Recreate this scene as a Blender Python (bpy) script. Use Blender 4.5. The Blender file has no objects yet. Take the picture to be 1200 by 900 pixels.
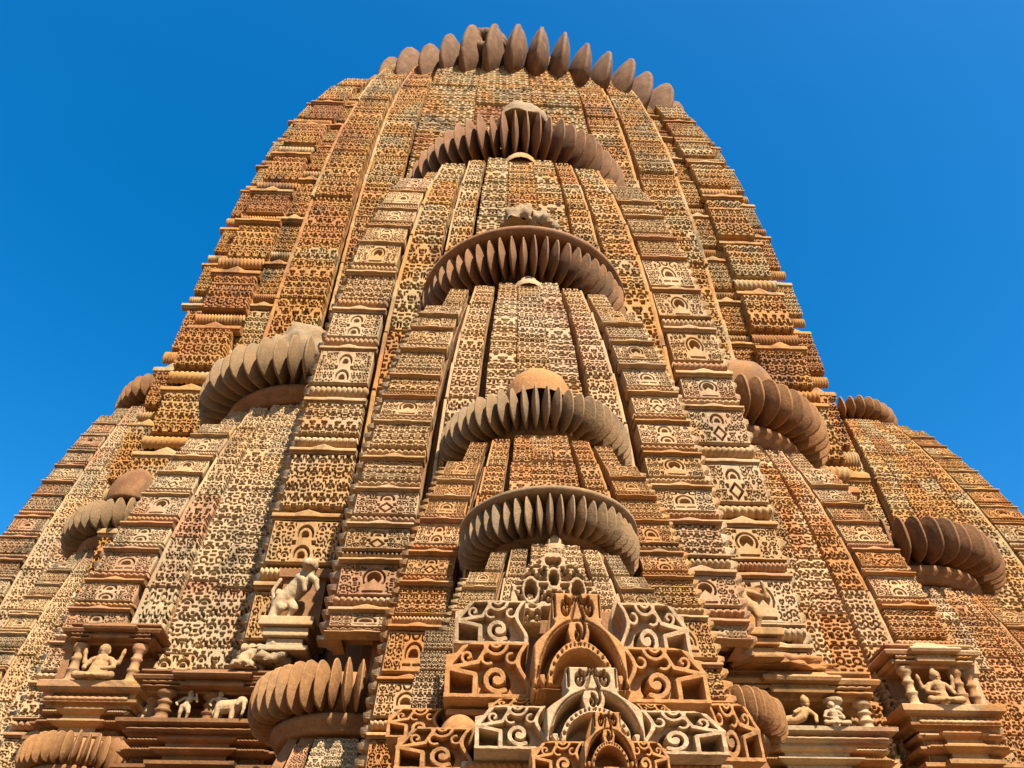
import bpy, bmesh, math, random
import numpy as np
from mathutils import Vector, Matrix, Euler, noise as mnoise
R_ = math.radians
rng = random.Random(11)
sc = bpy.context.scene
C = sc.collection

# ------------------------------------------------------------------ camera, sky, sun, exposure
S = 2.0            # metres per modelling unit
EYE = 1.6          # eye height in metres
FPX = 900.0        # focal length in pixels of a 1200 px wide picture
PITCH, YAW = R_(42.71), R_(2.44)
CAM = np.array([-0.314, -8.4, 0.0])     # modelling units, z = 0 at eye level

cam = bpy.data.cameras.new('camera'); cam_o = bpy.data.objects.new('camera', cam); C.objects.link(cam_o)
cam.sensor_width = 36.0; cam.lens = 36.0*FPX/1200.0; cam.clip_start = 0.05; cam.clip_end = 4000
cam_o.location = (CAM[0]*S, CAM[1]*S, EYE)
cam_o.rotation_euler = (math.pi/2 + PITCH, 0, -YAW)
sc.camera = cam_o

SUN_EL, SUN_AZ = R_(48), R_(24)         # azimuth measured from the facade normal towards +x
sd = Vector((math.sin(SUN_AZ)*math.cos(SUN_EL), -math.cos(SUN_AZ)*math.cos(SUN_EL), math.sin(SUN_EL)))
world = bpy.data.worlds.new('World'); sc.world = world; world.use_nodes = True
wn = world.node_tree; wn.nodes.clear()
sky = wn.nodes.new('ShaderNodeTexSky'); sky.sky_type = 'NISHITA'; sky.sun_disc = False
sky.sun_elevation = SUN_EL; sky.sun_rotation = math.pi - SUN_AZ
sky.air_density = 1.0; sky.dust_density = 1.0; sky.ozone_density = 3.0; sky.altitude = 300
hs = wn.nodes.new('ShaderNodeHueSaturation'); hs.inputs['Saturation'].default_value = 1.42; hs.inputs['Hue'].default_value = 0.496
bg = wn.nodes.new('ShaderNodeBackground'); bg.inputs['Strength'].default_value = 0.084
wo = wn.nodes.new('ShaderNodeOutputWorld')
wn.links.new(sky.outputs[0], hs.inputs['Color']); wn.links.new(hs.outputs[0], bg.inputs['Color']); wn.links.new(bg.outputs[0], wo.inputs['Surface'])
sun = bpy.data.lights.new('sun', 'SUN'); sun.energy = 5.0; sun.angle = R_(0.6); sun.color = (1.0, 0.90, 0.76)
sun_o = bpy.data.objects.new('sun', sun); C.objects.link(sun_o); sun_o.rotation_euler = sd.to_track_quat('Z', 'Y').to_euler()
sc.view_settings.view_transform = 'Standard'; sc.view_settings.look = 'None'; sc.view_settings.gamma = 1.0
sc.view_settings.exposure = 1.58
sc.render.engine = 'CYCLES'
sc.cycles.use_denoising = True
sc.cycles.max_bounces = 6; sc.cycles.diffuse_bounces = 4

# ------------------------------------------------------------------ camera maths: a pixel gives a direction, a known plane gives the distance
_cp, _sp = math.cos(PITCH), math.sin(PITCH)
_F = np.array([math.sin(YAW)*_cp, math.cos(YAW)*_cp, _sp]); _R = np.array([math.cos(YAW), -math.sin(YAW), 0.0]); _U = np.cross(_R, _F)
def at_y(px, py, Y):
    r = _F + (px-600)/FPX*_R + (450-py)/FPX*_U
    return CAM + (Y-CAM[1])/r[1]*r
def px_of(P):
    d = np.asarray(P, float)-CAM; z = d @ _F
    return 600+FPX*(d @ _R)/z, 450-FPX*(d @ _U)/z, z
ZG = -EYE/S        # ground level in modelling units

# ------------------------------------------------------------------ materials
def stone(name, cols, lichen=0.35, lichen_col=(.30, .27, .17, 1), dark=0.45, bump=0.4, spread=.42, rough=0.88):
    m = bpy.data.materials.new(name); m.use_nodes = True
    nt = m.node_tree; N = nt.nodes; L = nt.links; N.clear()
    out = N.new('ShaderNodeOutputMaterial'); b = N.new('ShaderNodeBsdfPrincipled')
    b.inputs['Roughness'].default_value = rough
    if 'Specular IOR Level' in b.inputs: b.inputs['Specular IOR Level'].default_value = 0.25
    L.new(b.outputs[0], out.inputs[0])
    geo = N.new('ShaderNodeNewGeometry'); oi = N.new('ShaderNodeObjectInfo')
    def noise(scale, detail=3, rough=.55, vec=None, dist=0.0):
        n = N.new('ShaderNodeTexNoise'); n.inputs['Scale'].default_value = scale; n.inputs['Detail'].default_value = detail
        n.inputs['Roughness'].default_value = rough; n.inputs['Distortion'].default_value = dist
        L.new(vec if vec else geo.outputs['Position'], n.inputs['Vector']); return n.outputs['Fac']
    def math_(op, a, bv):
        n = N.new('ShaderNodeMath'); n.operation = op
        for i, v in enumerate((a, bv)):
            if isinstance(v, (int, float)): n.inputs[i].default_value = v
            else: L.new(v, n.inputs[i])
        return n.outputs[0]
    def mapr(v, a, bb, c, d):
        n = N.new('ShaderNodeMapRange'); n.inputs[1].default_value = a; n.inputs[2].default_value = bb; n.inputs[3].default_value = c; n.inputs[4].default_value = d
        L.new(v, n.inputs[0]); return n.outputs[0]
    def mix(f, a, bb, blend='MIX'):
        n = N.new('ShaderNodeMix'); n.data_type = 'RGBA'; n.blend_type = blend
        if isinstance(f, (int, float)): n.inputs[0].default_value = f
        else: L.new(f, n.inputs[0])
        for i, v in ((6, a), (7, bb)):
            if isinstance(v, tuple): n.inputs[i].default_value = v
            else: L.new(v, n.inputs[i])
        return n.outputs[2]
    # one colour per block, pulled about by broad patches in the quarry bed
    broad = noise(0.42, 3)
    key = math_('ADD', math_('MULTIPLY', oi.outputs['Random'], spread), math_('MULTIPLY', math_('SUBTRACT', broad, .5), 2.0))
    key = math_('ADD', key, (1-spread)*.5)
    ramp = N.new('ShaderNodeValToRGB'); cr = ramp.color_ramp
    while len(cr.elements) < len(cols): cr.elements.new(.5)
    for i, c in enumerate(cols):
        cr.elements[i].position = i/(len(cols)-1); cr.elements[i].color = (*c, 1)
    L.new(key, ramp.inputs[0])
    col = ramp.outputs[0]
    mott = noise(3.2, 5, .65)
    col = mix(mapr(mott, .35, .7, 0, .35), col, (.60, .36, .17, 1))
    fine = noise(26, 4, .7)
    col = mix(1.0, col, mix(mapr(fine, .25, .75, 0, 1), (.70, .66, .62, 1), (1.14, 1.12, 1.08, 1)), 'MULTIPLY')
    # lichen
    li = noise(1.3, 6, .7, dist=.4)
    col = mix(mapr(li, .52, .72, 0, lichen), col, lichen_col)
    # black rain streaks, long in z
    mp = N.new('ShaderNodeMapping'); mp.inputs['Scale'].default_value = (2.6, 2.6, .30); L.new(geo.outputs['Position'], mp.inputs['Vector'])
    st = noise(1.0, 5, .65, mp.outputs[0])
    col = mix(mapr(st, .54, .74, 0, dark*1.25), col, (.075, .052, .036, 1))
    gr = noise(.9, 6, .75, dist=.8)
    col = mix(mapr(gr, .55, .67, 0, dark*1.1), col, (.10, .083, .058, 1))
    col = mix(1.0, col, (.58, .515, .44, 1), 'MULTIPLY')
    L.new(col, b.inputs['Base Color'])
    bp = N.new('ShaderNodeBump'); bp.inputs['Strength'].default_value = bump; bp.inputs['Distance'].default_value = .03
    hn = math_('ADD', noise(18, 5, .7), math_('MULTIPLY', noise(70, 3, .6), .4))
    L.new(hn, bp.inputs['Height']); L.new(bp.outputs[0], b.inputs['Normal'])
    return m
CREAM, TAN, ORANGE, PINK, GOLD_LIT, RUST = (.66, .51, .31), (.50, .32, .14), (.48, .215, .06), (.50, .28, .165), (.52, .29, .075), (.34, .145, .05)
M = {}
M['panel'] = stone('sandstone_mixed', [PINK, (.60, .50, .35), TAN, CREAM, (.56, .36, .22)], .5)
M['goldlit'] = stone('sandstone_golden_lit', [RUST, ORANGE, GOLD_LIT, (.50, .42, .25), GOLD_LIT, ORANGE], .4, dark=.75, spread=.6)  # golden light on the upper tower is put into this stone colour
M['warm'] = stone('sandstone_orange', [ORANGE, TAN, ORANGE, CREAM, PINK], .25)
M['grey'] = stone('sandstone_weathered', [TAN, CREAM, (.52, .45, .32), PINK, (.50, .42, .29)], .65, dark=.55)
M['moulding'] = stone('sandstone_moulding', [TAN, CREAM, PINK, TAN, ORANGE], .4, dark=.5)
M['rib'] = stone('crown_stone_brown', [(.20, .095, .04), (.27, .135, .06), (.23, .12, .055)], .5, (.25, .22, .15, 1), dark=.5)
M['ribshade'] = stone('crown_stone_shaded', [(.12, .055, .022), (.17, .085, .036), (.14, .068, .03)], .3, (.2, .17, .11, 1), dark=.5)  # darker than the other crowns: backlit shade of the top crown painted in
M['ribgrey'] = stone('crown_stone_grey', [(.27, .21, .13), (.33, .24, .14), (.24, .19, .12)], .75, (.24, .22, .16, 1), dark=.45)
M['ribwarm'] = stone('crown_stone_warm', [(.36, .18, .07), (.40, .22, .09), (.30, .145, .055)], .35, (.30, .25, .15, 1), dark=.4)
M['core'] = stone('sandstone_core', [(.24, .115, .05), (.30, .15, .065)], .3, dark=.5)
M['creamy'] = stone('sandstone_cream', [(.60, .49, .34), (.52, .38, .23)], .45, dark=.55, spread=.4)
M['orange'] = stone('sandstone_deep_orange', [(.54, .29, .11), (.47, .22, .075)], .3, dark=.55, spread=.4)
M['lump'] = stone('finial_grey_stone', [(.40, .34, .24), (.36, .30, .2)], .6, (.28, .26, .19, 1), dark=.4, bump=.7)
M['statue'] = stone('statue_stone', [(.55, .36, .17), (.50, .34, .18)], .3, dark=.3, spread=.5)

# ------------------------------------------------------------------ object helpers
def link(o, parent=None):
    C.objects.link(o)
    if parent is not None: o.parent = parent
    return o
def obj(name, me, mat, parent=None, loc=(0, 0, 0), rot=(0, 0, 0), scale=(1, 1, 1), kind=None):
    """links mesh data as one object; mesh data may be shared, so the material sits on the object"""
    o = bpy.data.objects.new(name, me)
    if len(me.materials) == 0: me.materials.append(None)
    o.material_slots[0].link = 'OBJECT'; o.material_slots[0].material = M[mat]
    o.location = loc; o.rotation_euler = rot; o.scale = scale
    if kind: o['kind'] = kind
    return link(o, parent)
TOPS = []
def thing(name, label, cat, loc=(0, 0, 0), rotz=0.0, group=None):
    o = bpy.data.objects.new(name, None); o.location = loc; o.rotation_euler = (0, 0, rotz); o.empty_display_size = .2
    o['label'] = label; o['category'] = cat
    if group: o['group'] = group
    TOPS.append(o); return link(o)
def tag(o, label, cat, group=None):
    o['label'] = label; o['category'] = cat
    if group: o['group'] = group
    TOPS.append(o); return o
def mesh(name, v, f, smooth=False):
    me = bpy.data.meshes.new(name); me.from_pydata([tuple(p) for p in v], [], [tuple(q) for q in f]); me.update()
    if smooth:
        me.polygons.foreach_set('use_smooth', [True]*len(me.polygons))
    return me
def box_vf(x0, x1, y0, y1, z0, z1, v, f):
    n = len(v)
    v += [(x0, y0, z0), (x1, y0, z0), (x1, y1, z0), (x0, y1, z0), (x0, y0, z1), (x1, y0, z1), (x1, y1, z1), (x0, y1, z1)]
    f += [(n, n+3, n+2, n+1), (n+4, n+5, n+6, n+7), (n, n+1, n+5, n+4), (n+1, n+2, n+6, n+5), (n+2, n+3, n+7, n+6), (n+3, n, n+4, n+7)]
def bevel_mesh(me, w=.012, seg=2):
    bm = bmesh.new(); bm.from_mesh(me)
    bmesh.ops.bevel(bm, geom=list(bm.edges), offset=w, segments=seg, affect='EDGES', profile=.6)
    bm.to_mesh(me); bm.free(); return me
def box(name, x0, x1, y0, y1, z0, z1, bev=.01):
    v, f = [], []; box_vf(x0, x1, y0, y1, z0, z1, v, f)
    return bevel_mesh(mesh(name, v, f), bev)

# ------------------------------------------------------------------ carved relief meshes
def relief(name, H, depth, back, mask=None, ext=(-.5, .5, -.5, .5)):
    """H[nz, nx] in 0..1 is the carved surface (1 = face, 0 = floor of the carving); faces -y; closed at the sides down to y = back"""
    nz, nx = H.shape
    x = np.linspace(ext[0], ext[1], nx); z = np.linspace(ext[2], ext[3], nz)
    X, Z = np.meshgrid(x, z)
    V = np.stack([X, -H*depth, Z], -1).reshape(-1, 3)
    cellm = np.ones((nz-1, nx-1), bool) if mask is None else (mask[:-1, :-1] & mask[1:, :-1] & mask[:-1, 1:] & mask[1:, 1:])
    idx = np.arange(nz*nx).reshape(nz, nx)
    a, b, c, d = idx[:-1, :-1][cellm], idx[:-1, 1:][cellm], idx[1:, 1:][cellm], idx[1:, :-1][cellm]
    F = [np.stack([a, b, c, d], -1)]
    Vb = V.copy(); Vb[:, 1] = back; off = nz*nx
    p = np.pad(cellm, 1)
    def wall(sel, i0, i1):
        u, w = i0[sel], i1[sel]
        F.append(np.stack([u, u+off, w+off, w], -1))
    inner = p[1:-1, 1:-1]
    wall(inner & ~p[:-2, 1:-1], idx[:-1, :-1], idx[:-1, 1:])      # bottom edge
    wall(inner & ~p[2:, 1:-1], idx[1:, 1:], idx[1:, :-1])
    wall(inner & ~p[1:-1, :-2], idx[1:, :-1], idx[:-1, :-1])
    wall(inner & ~p[1:-1, 2:], idx[:-1, 1:], idx[1:, 1:])
    F = np.concatenate(F); VV = np.concatenate([V, Vb])
    used = np.unique(F); remap = -np.ones(len(VV), int); remap[used] = np.arange(len(used))
    VV = VV[used]; F = remap[F]
    me = bpy.data.meshes.new(name)
    me.vertices.add(len(VV)); me.vertices.foreach_set('co', VV.astype(np.float32).ravel())
    me.loops.add(F.size); me.loops.foreach_set('vertex_index', F.astype(np.int32).ravel())
    me.polygons.add(len(F)); me.polygons.foreach_set('loop_start', np.arange(0, F.size, 4, dtype=np.int32)); me.polygons.foreach_set('loop_total', np.full(len(F), 4, np.int32))
    me.update(calc_edges=True); me.validate()
    return me
def seg(x, z, ax, az, bx, bz, t):
    dx, dz = bx-ax, bz-az; L2 = dx*dx+dz*dz+1e-12
    h = np.clip(((x-ax)*dx+(z-az)*dz)/L2, 0, 1)
    return np.hypot(x-ax-h*dx, z-az-h*dz)-t
def rbox(x, z, cx, cz, hx, hz, r=.0):
    qx, qz = np.abs(x-cx)-hx+r, np.abs(z-cz)-hz+r
    return np.hypot(np.maximum(qx, 0), np.maximum(qz, 0))+np.minimum(np.maximum(qx, qz), 0)-r
def arc(x, z, cx, cz, r, t, a0, a1):
    """slot of half-width t along a circle from angle a0 to a1 (degrees, anticlockwise)"""
    a0, a1 = R_(a0), R_(a1); mid, half = (a0+a1)/2, (a1-a0)/2
    dx, dz = x-cx, z-cz
    c, s = math.cos(-mid+math.pi/2), math.sin(-mid+math.pi/2)
    u, v = dx*c-dz*s, dx*s+dz*c; u = np.abs(u)
    ex, ez = r*math.sin(half), r*math.cos(half)
    inside = np.arctan2(u, v) <= half
    return np.where(inside, np.abs(np.hypot(u, v)-r), np.hypot(u-ex, v-ez))-t
def spiral(x, z, cx, cz, r0, r1, turns, t, a0=0, sgn=1):
    d = np.full_like(x, 9.0); n = int(14*turns); px = pz = None
    for i in range(n+1):
        k = i/n; r = r0+(r1-r0)*k; a = R_(a0)+sgn*k*turns*2*math.pi
        qx, qz = cx+r*math.cos(a), cz+r*math.sin(a)
        if px is not None: d = np.minimum(d, seg(x, z, px, pz, qx, qz, t))
        px, pz = qx, qz
    return d
U_ = np.minimum
# small holes and slots cut into one cell, u and v in -.5...5; the face between them stays connected
def _dot(u, v, x, z, r): return np.hypot(u-x, (v-z)*1.1)-r
def g_arch(u, v, t):
    a = np.abs(u)
    d = arc(u, v, 0, -.12, .31, t, 12, 168)
    d = U_(d, np.maximum(np.hypot(u, v+.14)-.15, -.17-v))
    d = U_(d, _dot(a, v, .40, -.34, .075)); d = U_(d, seg(a, v, .0, .40, .10, .40, t*.9))
    d = U_(d, seg(a, v, .43, .16, .43, .34, t*.8))
    return U_(d, seg(a, v, .0, -.42, .14, -.42, t*.8))
def g_cup(u, v, t):
    a = np.abs(u)
    d = arc(u, v, 0, .22, .27, t, 195, 345)
    d = U_(d, rbox(u, v, 0, .24, .09, .08, .03)); d = U_(d, seg(a, v, .42, .02, .42, -.22, t*.9))
    d = U_(d, arc(a, v, .20, -.34, .10, t*.9, 10, 170))
    return U_(d, _dot(a, v, .42, .40, .07))
def g_tee(u, v, t):
    a = np.abs(u)
    d = seg(a, v, .0, .36, .20, .36, t); d = U_(d, seg(u, v, 0, .14, 0, -.16, t))
    d = U_(d, arc(a, v, .44, .10, .20, t, 120, 250)); d = U_(d, seg(a, v, .18, -.34, .34, -.34, t)); d = U_(d, _dot(a, v, .43, .40, .06))
    return U_(d, _dot(u, v, 0, -.42, .07))
def g_dot(u, v, t):
    a = np.abs(u)
    d = rbox(u, v, 0, -.02, .12, .11, .03); d = U_(d, arc(a, v, .50, 0, .22, t, 110, 250))
    d = U_(d, seg(a, v, .0, .36, .14, .36, t*.9)); d = U_(d, seg(a, v, .10, -.36, .26, -.30, t*.9))
    return U_(d, _dot(a, v, .44, .42, .06))
def g_aitch(u, v, t):
    a = np.abs(u)
    d = arc(u, v, 0, .0, .16, t, 200, 340); d = U_(d, arc(u, v, 0, .12, .26, t, 25, 155))
    d = U_(d, seg(a, v, .40, -.30, .40, .04, t)); d = U_(d, _dot(u, v, 0, .12, .07)); d = U_(d, seg(a, v, .0, -.38, .18, -.38, t))
    return U_(d, _dot(a, v, .44, .36, .065))
def g_curl(u, v, t):
    d = spiral(u, v, .02, -.02, .06, .26, .95, t, 40)
    return U_(d, U_(_dot(np.abs(u), np.abs(v), .42, .42, .07), seg(u, v, -.1, -.42, .12, -.42, t*.8)))
GL = [g_arch, g_cup, g_tee, g_dot, g_aitch, g_curl]
def sm(d, e): return np.clip(.5+d/e, 0, 1)
def lattice(seed, nx, nz, res, weights, t=.066, border=None):
    """rows of linked little arches cut into the face of one block, mirror-symmetrical"""
    r = random.Random(seed); W, Hh = nx*res, nz*res
    x = np.linspace(-.5, .5, W+1)*nx; z = np.linspace(-.5, .5, Hh+1)*nz
    X, Z = np.meshgrid(x, z); D = np.full_like(X, 9.0)
    odd = nx % 2
    AX = np.abs(X)
    last = None
    for j in range(nz):
        cz = j-nz/2+.5
        sh = .5 if (j+seed) % 2 else 0.0
        ga = r.choices(GL, weights)[0]
        if ga is last: ga = r.choices(GL, weights)[0]
        gb = ga if r.random() < .65 else r.choices(GL, weights)[0]; last = ga
        k = 0; cx = sh
        while cx < nx/2+.5:
            g = ga if k % 2 == 0 else gb; k += 1
            d = g((AX-cx)*r.uniform(.95, 1.05), (Z-cz)*r.uniform(.98, 1.05), t*r.uniform(.88, 1.15))
            inn = (np.abs(AX-cx) <= .5) & (np.abs(Z-cz) <= .5)
            D = np.where(inn, U_(D, d), D)
            cx += 1.0
    H = sm(D-.004, .05)
    # gently uneven, worn face
    H = H*(1-.07*np.abs(np.sin(X*1.1+seed)*np.cos(Z*1.4+seed*1.3)))
    edge = np.minimum(nx/2-AX, nz/2-np.abs(Z))
    H = H*np.clip(.35+edge/.04, 0, 1)
    if border:      # plain upright strip along the outer side
        bx = nx/2-border
        H = np.where(X > bx, .86-.10*np.abs(np.sin(Z*1.7+seed))-.25*np.clip(1-(nx/2-X)/.06, 0, 1), H); H = np.where(np.abs(X-bx) < .05, .2, H)
    return H
def kpanel(seed, res=72):
    """a broad carved block: a large horseshoe arch or lozenge in the middle of rows of smaller linked arches"""
    r = random.Random(seed*7+3); A = 1.9
    W, Hh = int(res*A), res
    x = np.linspace(-A/2, A/2, W+1); z = np.linspace(-.5, .5, Hh+1)
    X, Z = np.meshgrid(x, z); AX = np.abs(X)
    t = .030
    kind = seed % 4
    D = np.full_like(X, 9.0)
    cw = [.36, .30, .30, .36][kind]
    if kind == 0:
        D = U_(D, arc(X, Z, 0, -.08, .27, t*1.1, -15, 195)); D = U_(D, np.maximum(np.hypot(X, Z+.12)-.17, -.16-Z)); D = U_(D, arc(X, Z, 0, .42, .12, t*.9, 190, 350)); D = U_(D, seg(AX, Z, .06, -.34, .28, -.34, t)); D = U_(D, arc(AX, Z, .30, .34, .09, t*.8, 90, 330))
    elif kind == 1:
        D = U_(D, np.abs(np.abs(X)+np.abs(Z+.22)-.20)-.045); D = U_(D, arc(X, Z, 0, .16, .20, t*1.2, -10, 190)); D = U_(D, np.maximum(np.hypot(X, Z-.14)-.10, .12-Z)); D = U_(D, rbox(AX, Z, .24, -.40, .05, .05, .01)); D = U_(D, rbox(AX, Z, .25, -.08, .04, .06, .01))
    elif kind == 2:
        D = U_(D, arc(X, Z, 0, .16, .21, t*1.1, -10, 190)); D = U_(D, np.maximum(np.hypot(X, Z-.14)-.11, .10-Z)); D = U_(D, arc(X, Z, 0, -.34, .21, t*1.1, -10, 190)); D = U_(D, np.maximum(np.hypot(X, Z+.36)-.11, -.40-Z)); D = U_(D, rbox(AX, Z, .26, -.03, .04, .05, .01))
    else:
        D = U_(D, np.maximum(np.hypot(X, Z-.04)-.20, -.12-Z)); D = np.maximum(D, -(np.abs(X)+np.abs(Z+.10)-.13)); D = U_(D, arc(X, Z, 0, .02, .30, t, -30, 210)); D = U_(D, seg(AX, Z, .0, -.40, .26, -.40, t)); D = U_(D, rbox(AX, Z, .30, .38, .05, .05, .01))
    D = np.where(AX > cw, 9.0, D)
    B = np.full_like(X, 9.0)
    nc, nr = 2+(seed % 3 == 1), 3
    cell, ch = (A/2-.03-cw)/nc, .96/nr
    for i in range(nc):
        for j in range(nr):
            g = r.choices(GL, [5, 3, 3, 2, 2, 2])[0]
            cx, cz = cw+cell*(i+.5), -.48+ch*(j+.5)
            d = g((AX-cx)/cell*(1 if r.random() < .6 else -1), (Z-cz)/ch*(1 if r.random() < .75 else -1), .062)*cell
            inn = (np.abs(AX-cx) <= cell/2) & (np.abs(Z-cz) <= ch/2)
            B = np.where(inn, U_(B, d), B)
    D = U_(D, B)
    H = sm(D+.003, .016)
    H = H*(1-.08*np.abs(np.sin(X*3+seed)*np.cos(Z*4+seed*1.7)))
    edge = np.minimum(A/2-AX, .5-np.abs(Z)); H = H*np.clip(.3+edge/.02, 0, 1)
    return H
LAT_C = [relief('lattice_block', lattice(s, 3, 5, 26, [10, 3, 2, 2, 3, 1]), 1, 1.8) for s in range(6)]
LAT_N = [relief('lattice_block_narrow', lattice(s+20, 2, 5, 26, [10, 3, 2, 2, 3, 1]), 1, 1.8) for s in range(6)]
LAT_S = [relief('lattice_block_edged', lattice(s+40, 3, 4, 26, [10, 3, 2, 2, 3, 1], border=.34), 1, 1.8) for s in range(8)]
LAT_F = [relief('lattice_block_fine', lattice(s+60, 4, 6, 22, [10, 3, 2, 2, 3, 1]), 1, 1.8) for s in range(6)]
LAT_FS = [relief('lattice_block_fine_edged', lattice(s+80, 5, 7, 20, [10, 3, 2, 2, 3, 1], border=.44), 1, 1.8) for s in range(6)]
LAT_KF = [relief('lattice_block_square', lattice(s+90, 5, 4, 22, [10, 3, 2, 2, 3, 1]), 1, 1.8) for s in range(6)]
LAT_K = [relief('arch_block', kpanel(s), 1, 2.2) for s in range(20)]
def slots(seed):
    r = random.Random(seed); nx, nz = 24, 66
    H = np.ones((nz+1, nx+1))
    for j in range(nz+1):
        k = j % 11
        left = k < 5
        for i in range(nx+1):
            a = i/nx
            if k in (4, 5) or k == 10: H[j, i] = .55
            elif left and a < .46: H[j, i] = .0
            elif (not left) and a > .54: H[j, i] = .0
    return H
SLOT = relief('slotted_strip', slots(1), 1, 1)
def rope_mesh(n, slant):
    """half-round moulding of n slanting lobes along x (unit length, unit radius)"""
    nx, na = n*6, 9
    v, f = [], []
    for i in range(nx+1):
        x = i/nx-.5
        for j in range(na):
            a = math.pi*(j/(na-1))
            lob = abs(math.sin(math.pi*(n*(x+.5)+slant*j/(na-1))))
            r = .62+.38*lob**.6
            v.append((x, -math.sin(a)*r, -math.cos(a)*(.8+.2*lob)))
    for i in range(nx):
        for j in range(na-1):
            a = i*na+j; f.append((a, a+na, a+na+1, a+1))
    n0 = len(v); v += [(-.5, .6, 0), (.5, .6, 0)]
    for j in range(na-1):
        f.append((j, j+1, n0)); f.append((nx*na+j+1, nx*na+j, n0+1))
    f += [(0, n0, n0+1, nx*na), (na-1, nx*na+na-1, n0+1, n0)]
    return mesh('rope_bar', v, f, True)
ROPES = [rope_mesh(9, .9), rope_mesh(12, 1.0), rope_mesh(15, .8), rope_mesh(11, .05), rope_mesh(10, -.9)]
def cornice_mesh(bump):
    """overhanging ledge with sloping top, a drip groove and a small raised point in the middle; unit length, height and depth"""
    prof = [(0, .5), (-.35, .5), (-.95, .12), (-1.0, -.05), (-1.0, -.28), (-.72, -.30), (-.72, -.5), (0, -.5)]
    xs = [-.5, -.18, -.1, 0, .1, .18, .5]
    v, f = [], []
    for x in xs:
        up = bump*max(0, 1-abs(x)/.16)
        for (y, z) in prof: v.append((x, y*(1.06 if abs(x) < .15 else 1), z+(up if z > -.1 else 0)))
    n = len(prof)
    for i in range(len(xs)-1):
        for j in range(n-1):
            a = i*n+j; f.append((a, a+1, a+n+1, a+n))
    f.append(tuple(range(n))[::-1]); f.append(tuple((len(xs)-1)*n+k for k in range(n)))
    # back closed by the block behind it
    return mesh('ledge', v, f)
LEDGE = [cornice_mesh(.0), cornice_mesh(.5), cornice_mesh(.35)]
def rib_mesh(a, h, t, name='rib', pw=2.3):
    """one upright lens-shaped disc, radial along -y, thickness along x, centred on the origin"""
    n = 22; v, f = [], []
    rhos = [0, .35, .62, .82, .95, 1.0]
    for s in (-1, 1):
        v.append((s*t/2, 0, 0)); base = len(v)
        for rho in rhos[1:]:
            th = max(t/2*(1-rho**2.2)**.75, t*.07)
            for k in range(n):
                al = 2*math.pi*k/n; c, q = math.cos(al), math.sin(al)
                rr = (abs(c)**pw+abs(q)**pw)**(-1/pw)
                v.append((s*th, a*rho*rr*c, h/2*rho*rr*q))
        for k in range(n):
            k2 = (k+1) % n
            tri = (base-1, base+k, base+k2); f.append(tri if s < 0 else tri[::-1])
            for m_ in range(len(rhos)-2):
                q = (base+m_*n+k, base+(m_+1)*n+k, base+(m_+1)*n+k2, base+m_*n+k2); f.append(q if s < 0 else q[::-1])
    half = len(v)//2; o0 = 1+(len(rhos)-2)*n
    for k in range(n):
        k2 = (k+1) % n; f.append((o0+k, half+o0+k, half+o0+k2, o0+k2))
    me = mesh(name, v, f, True); return me
def lathe(name, prof, n=48, smooth=True, a0=0, a1=2*math.pi):
    v, f = [], []
    for i in range(n+1):
        a = a0+(a1-a0)*i/n
        for r, z in prof: v.append((r*math.sin(a), -r*math.cos(a), z))
    m_ = len(prof)
    for i in range(n):
        for j in range(m_-1):
            q = i*m_+j; f.append((q, q+m_, q+m_+1, q+1))
    return mesh(name, v, f, smooth)
def lump_mesh(name, sx, sy, sz, amp, freq, seed, flat=-.35, sub=4, chip=0.0):
    bm = bmesh.new(); bmesh.ops.create_icosphere(bm, subdivisions=sub, radius=1)
    off = Vector((seed*3.7, seed*1.9, seed*.7))
    for p in bm.verts:
        q = p.co.copy(); d = 1+amp*(mnoise.fractal(q*freq+off, 1.0, 2.0, 4))
        if chip: d -= chip*max(0, mnoise.noise(q*1.3+off*2))
        p.co = Vector((q.x*d*sx, q.y*d*sy, max(q.z*d, flat)*sz))
    me = bpy.data.meshes.new(name); bm.to_mesh(me); bm.free()
    me.polygons.foreach_set('use_smooth', [True]*len(me.polygons)); return me

# ------------------------------------------------------------------ ground
v, f = [], []
gs = 900.0
gm = mesh('ground', [(-gs, -gs, 0), (gs, -gs, 0), (gs, gs, 0), (-gs, gs, 0)], [(0, 1, 2, 3)])
M['ground'] = stone('paving_stone', [(.24, .17, .10), (.27, .2, .12)], .1, dark=.1, bump=.2)
g = obj('ground', gm, 'ground'); g['kind'] = 'structure'

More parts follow.
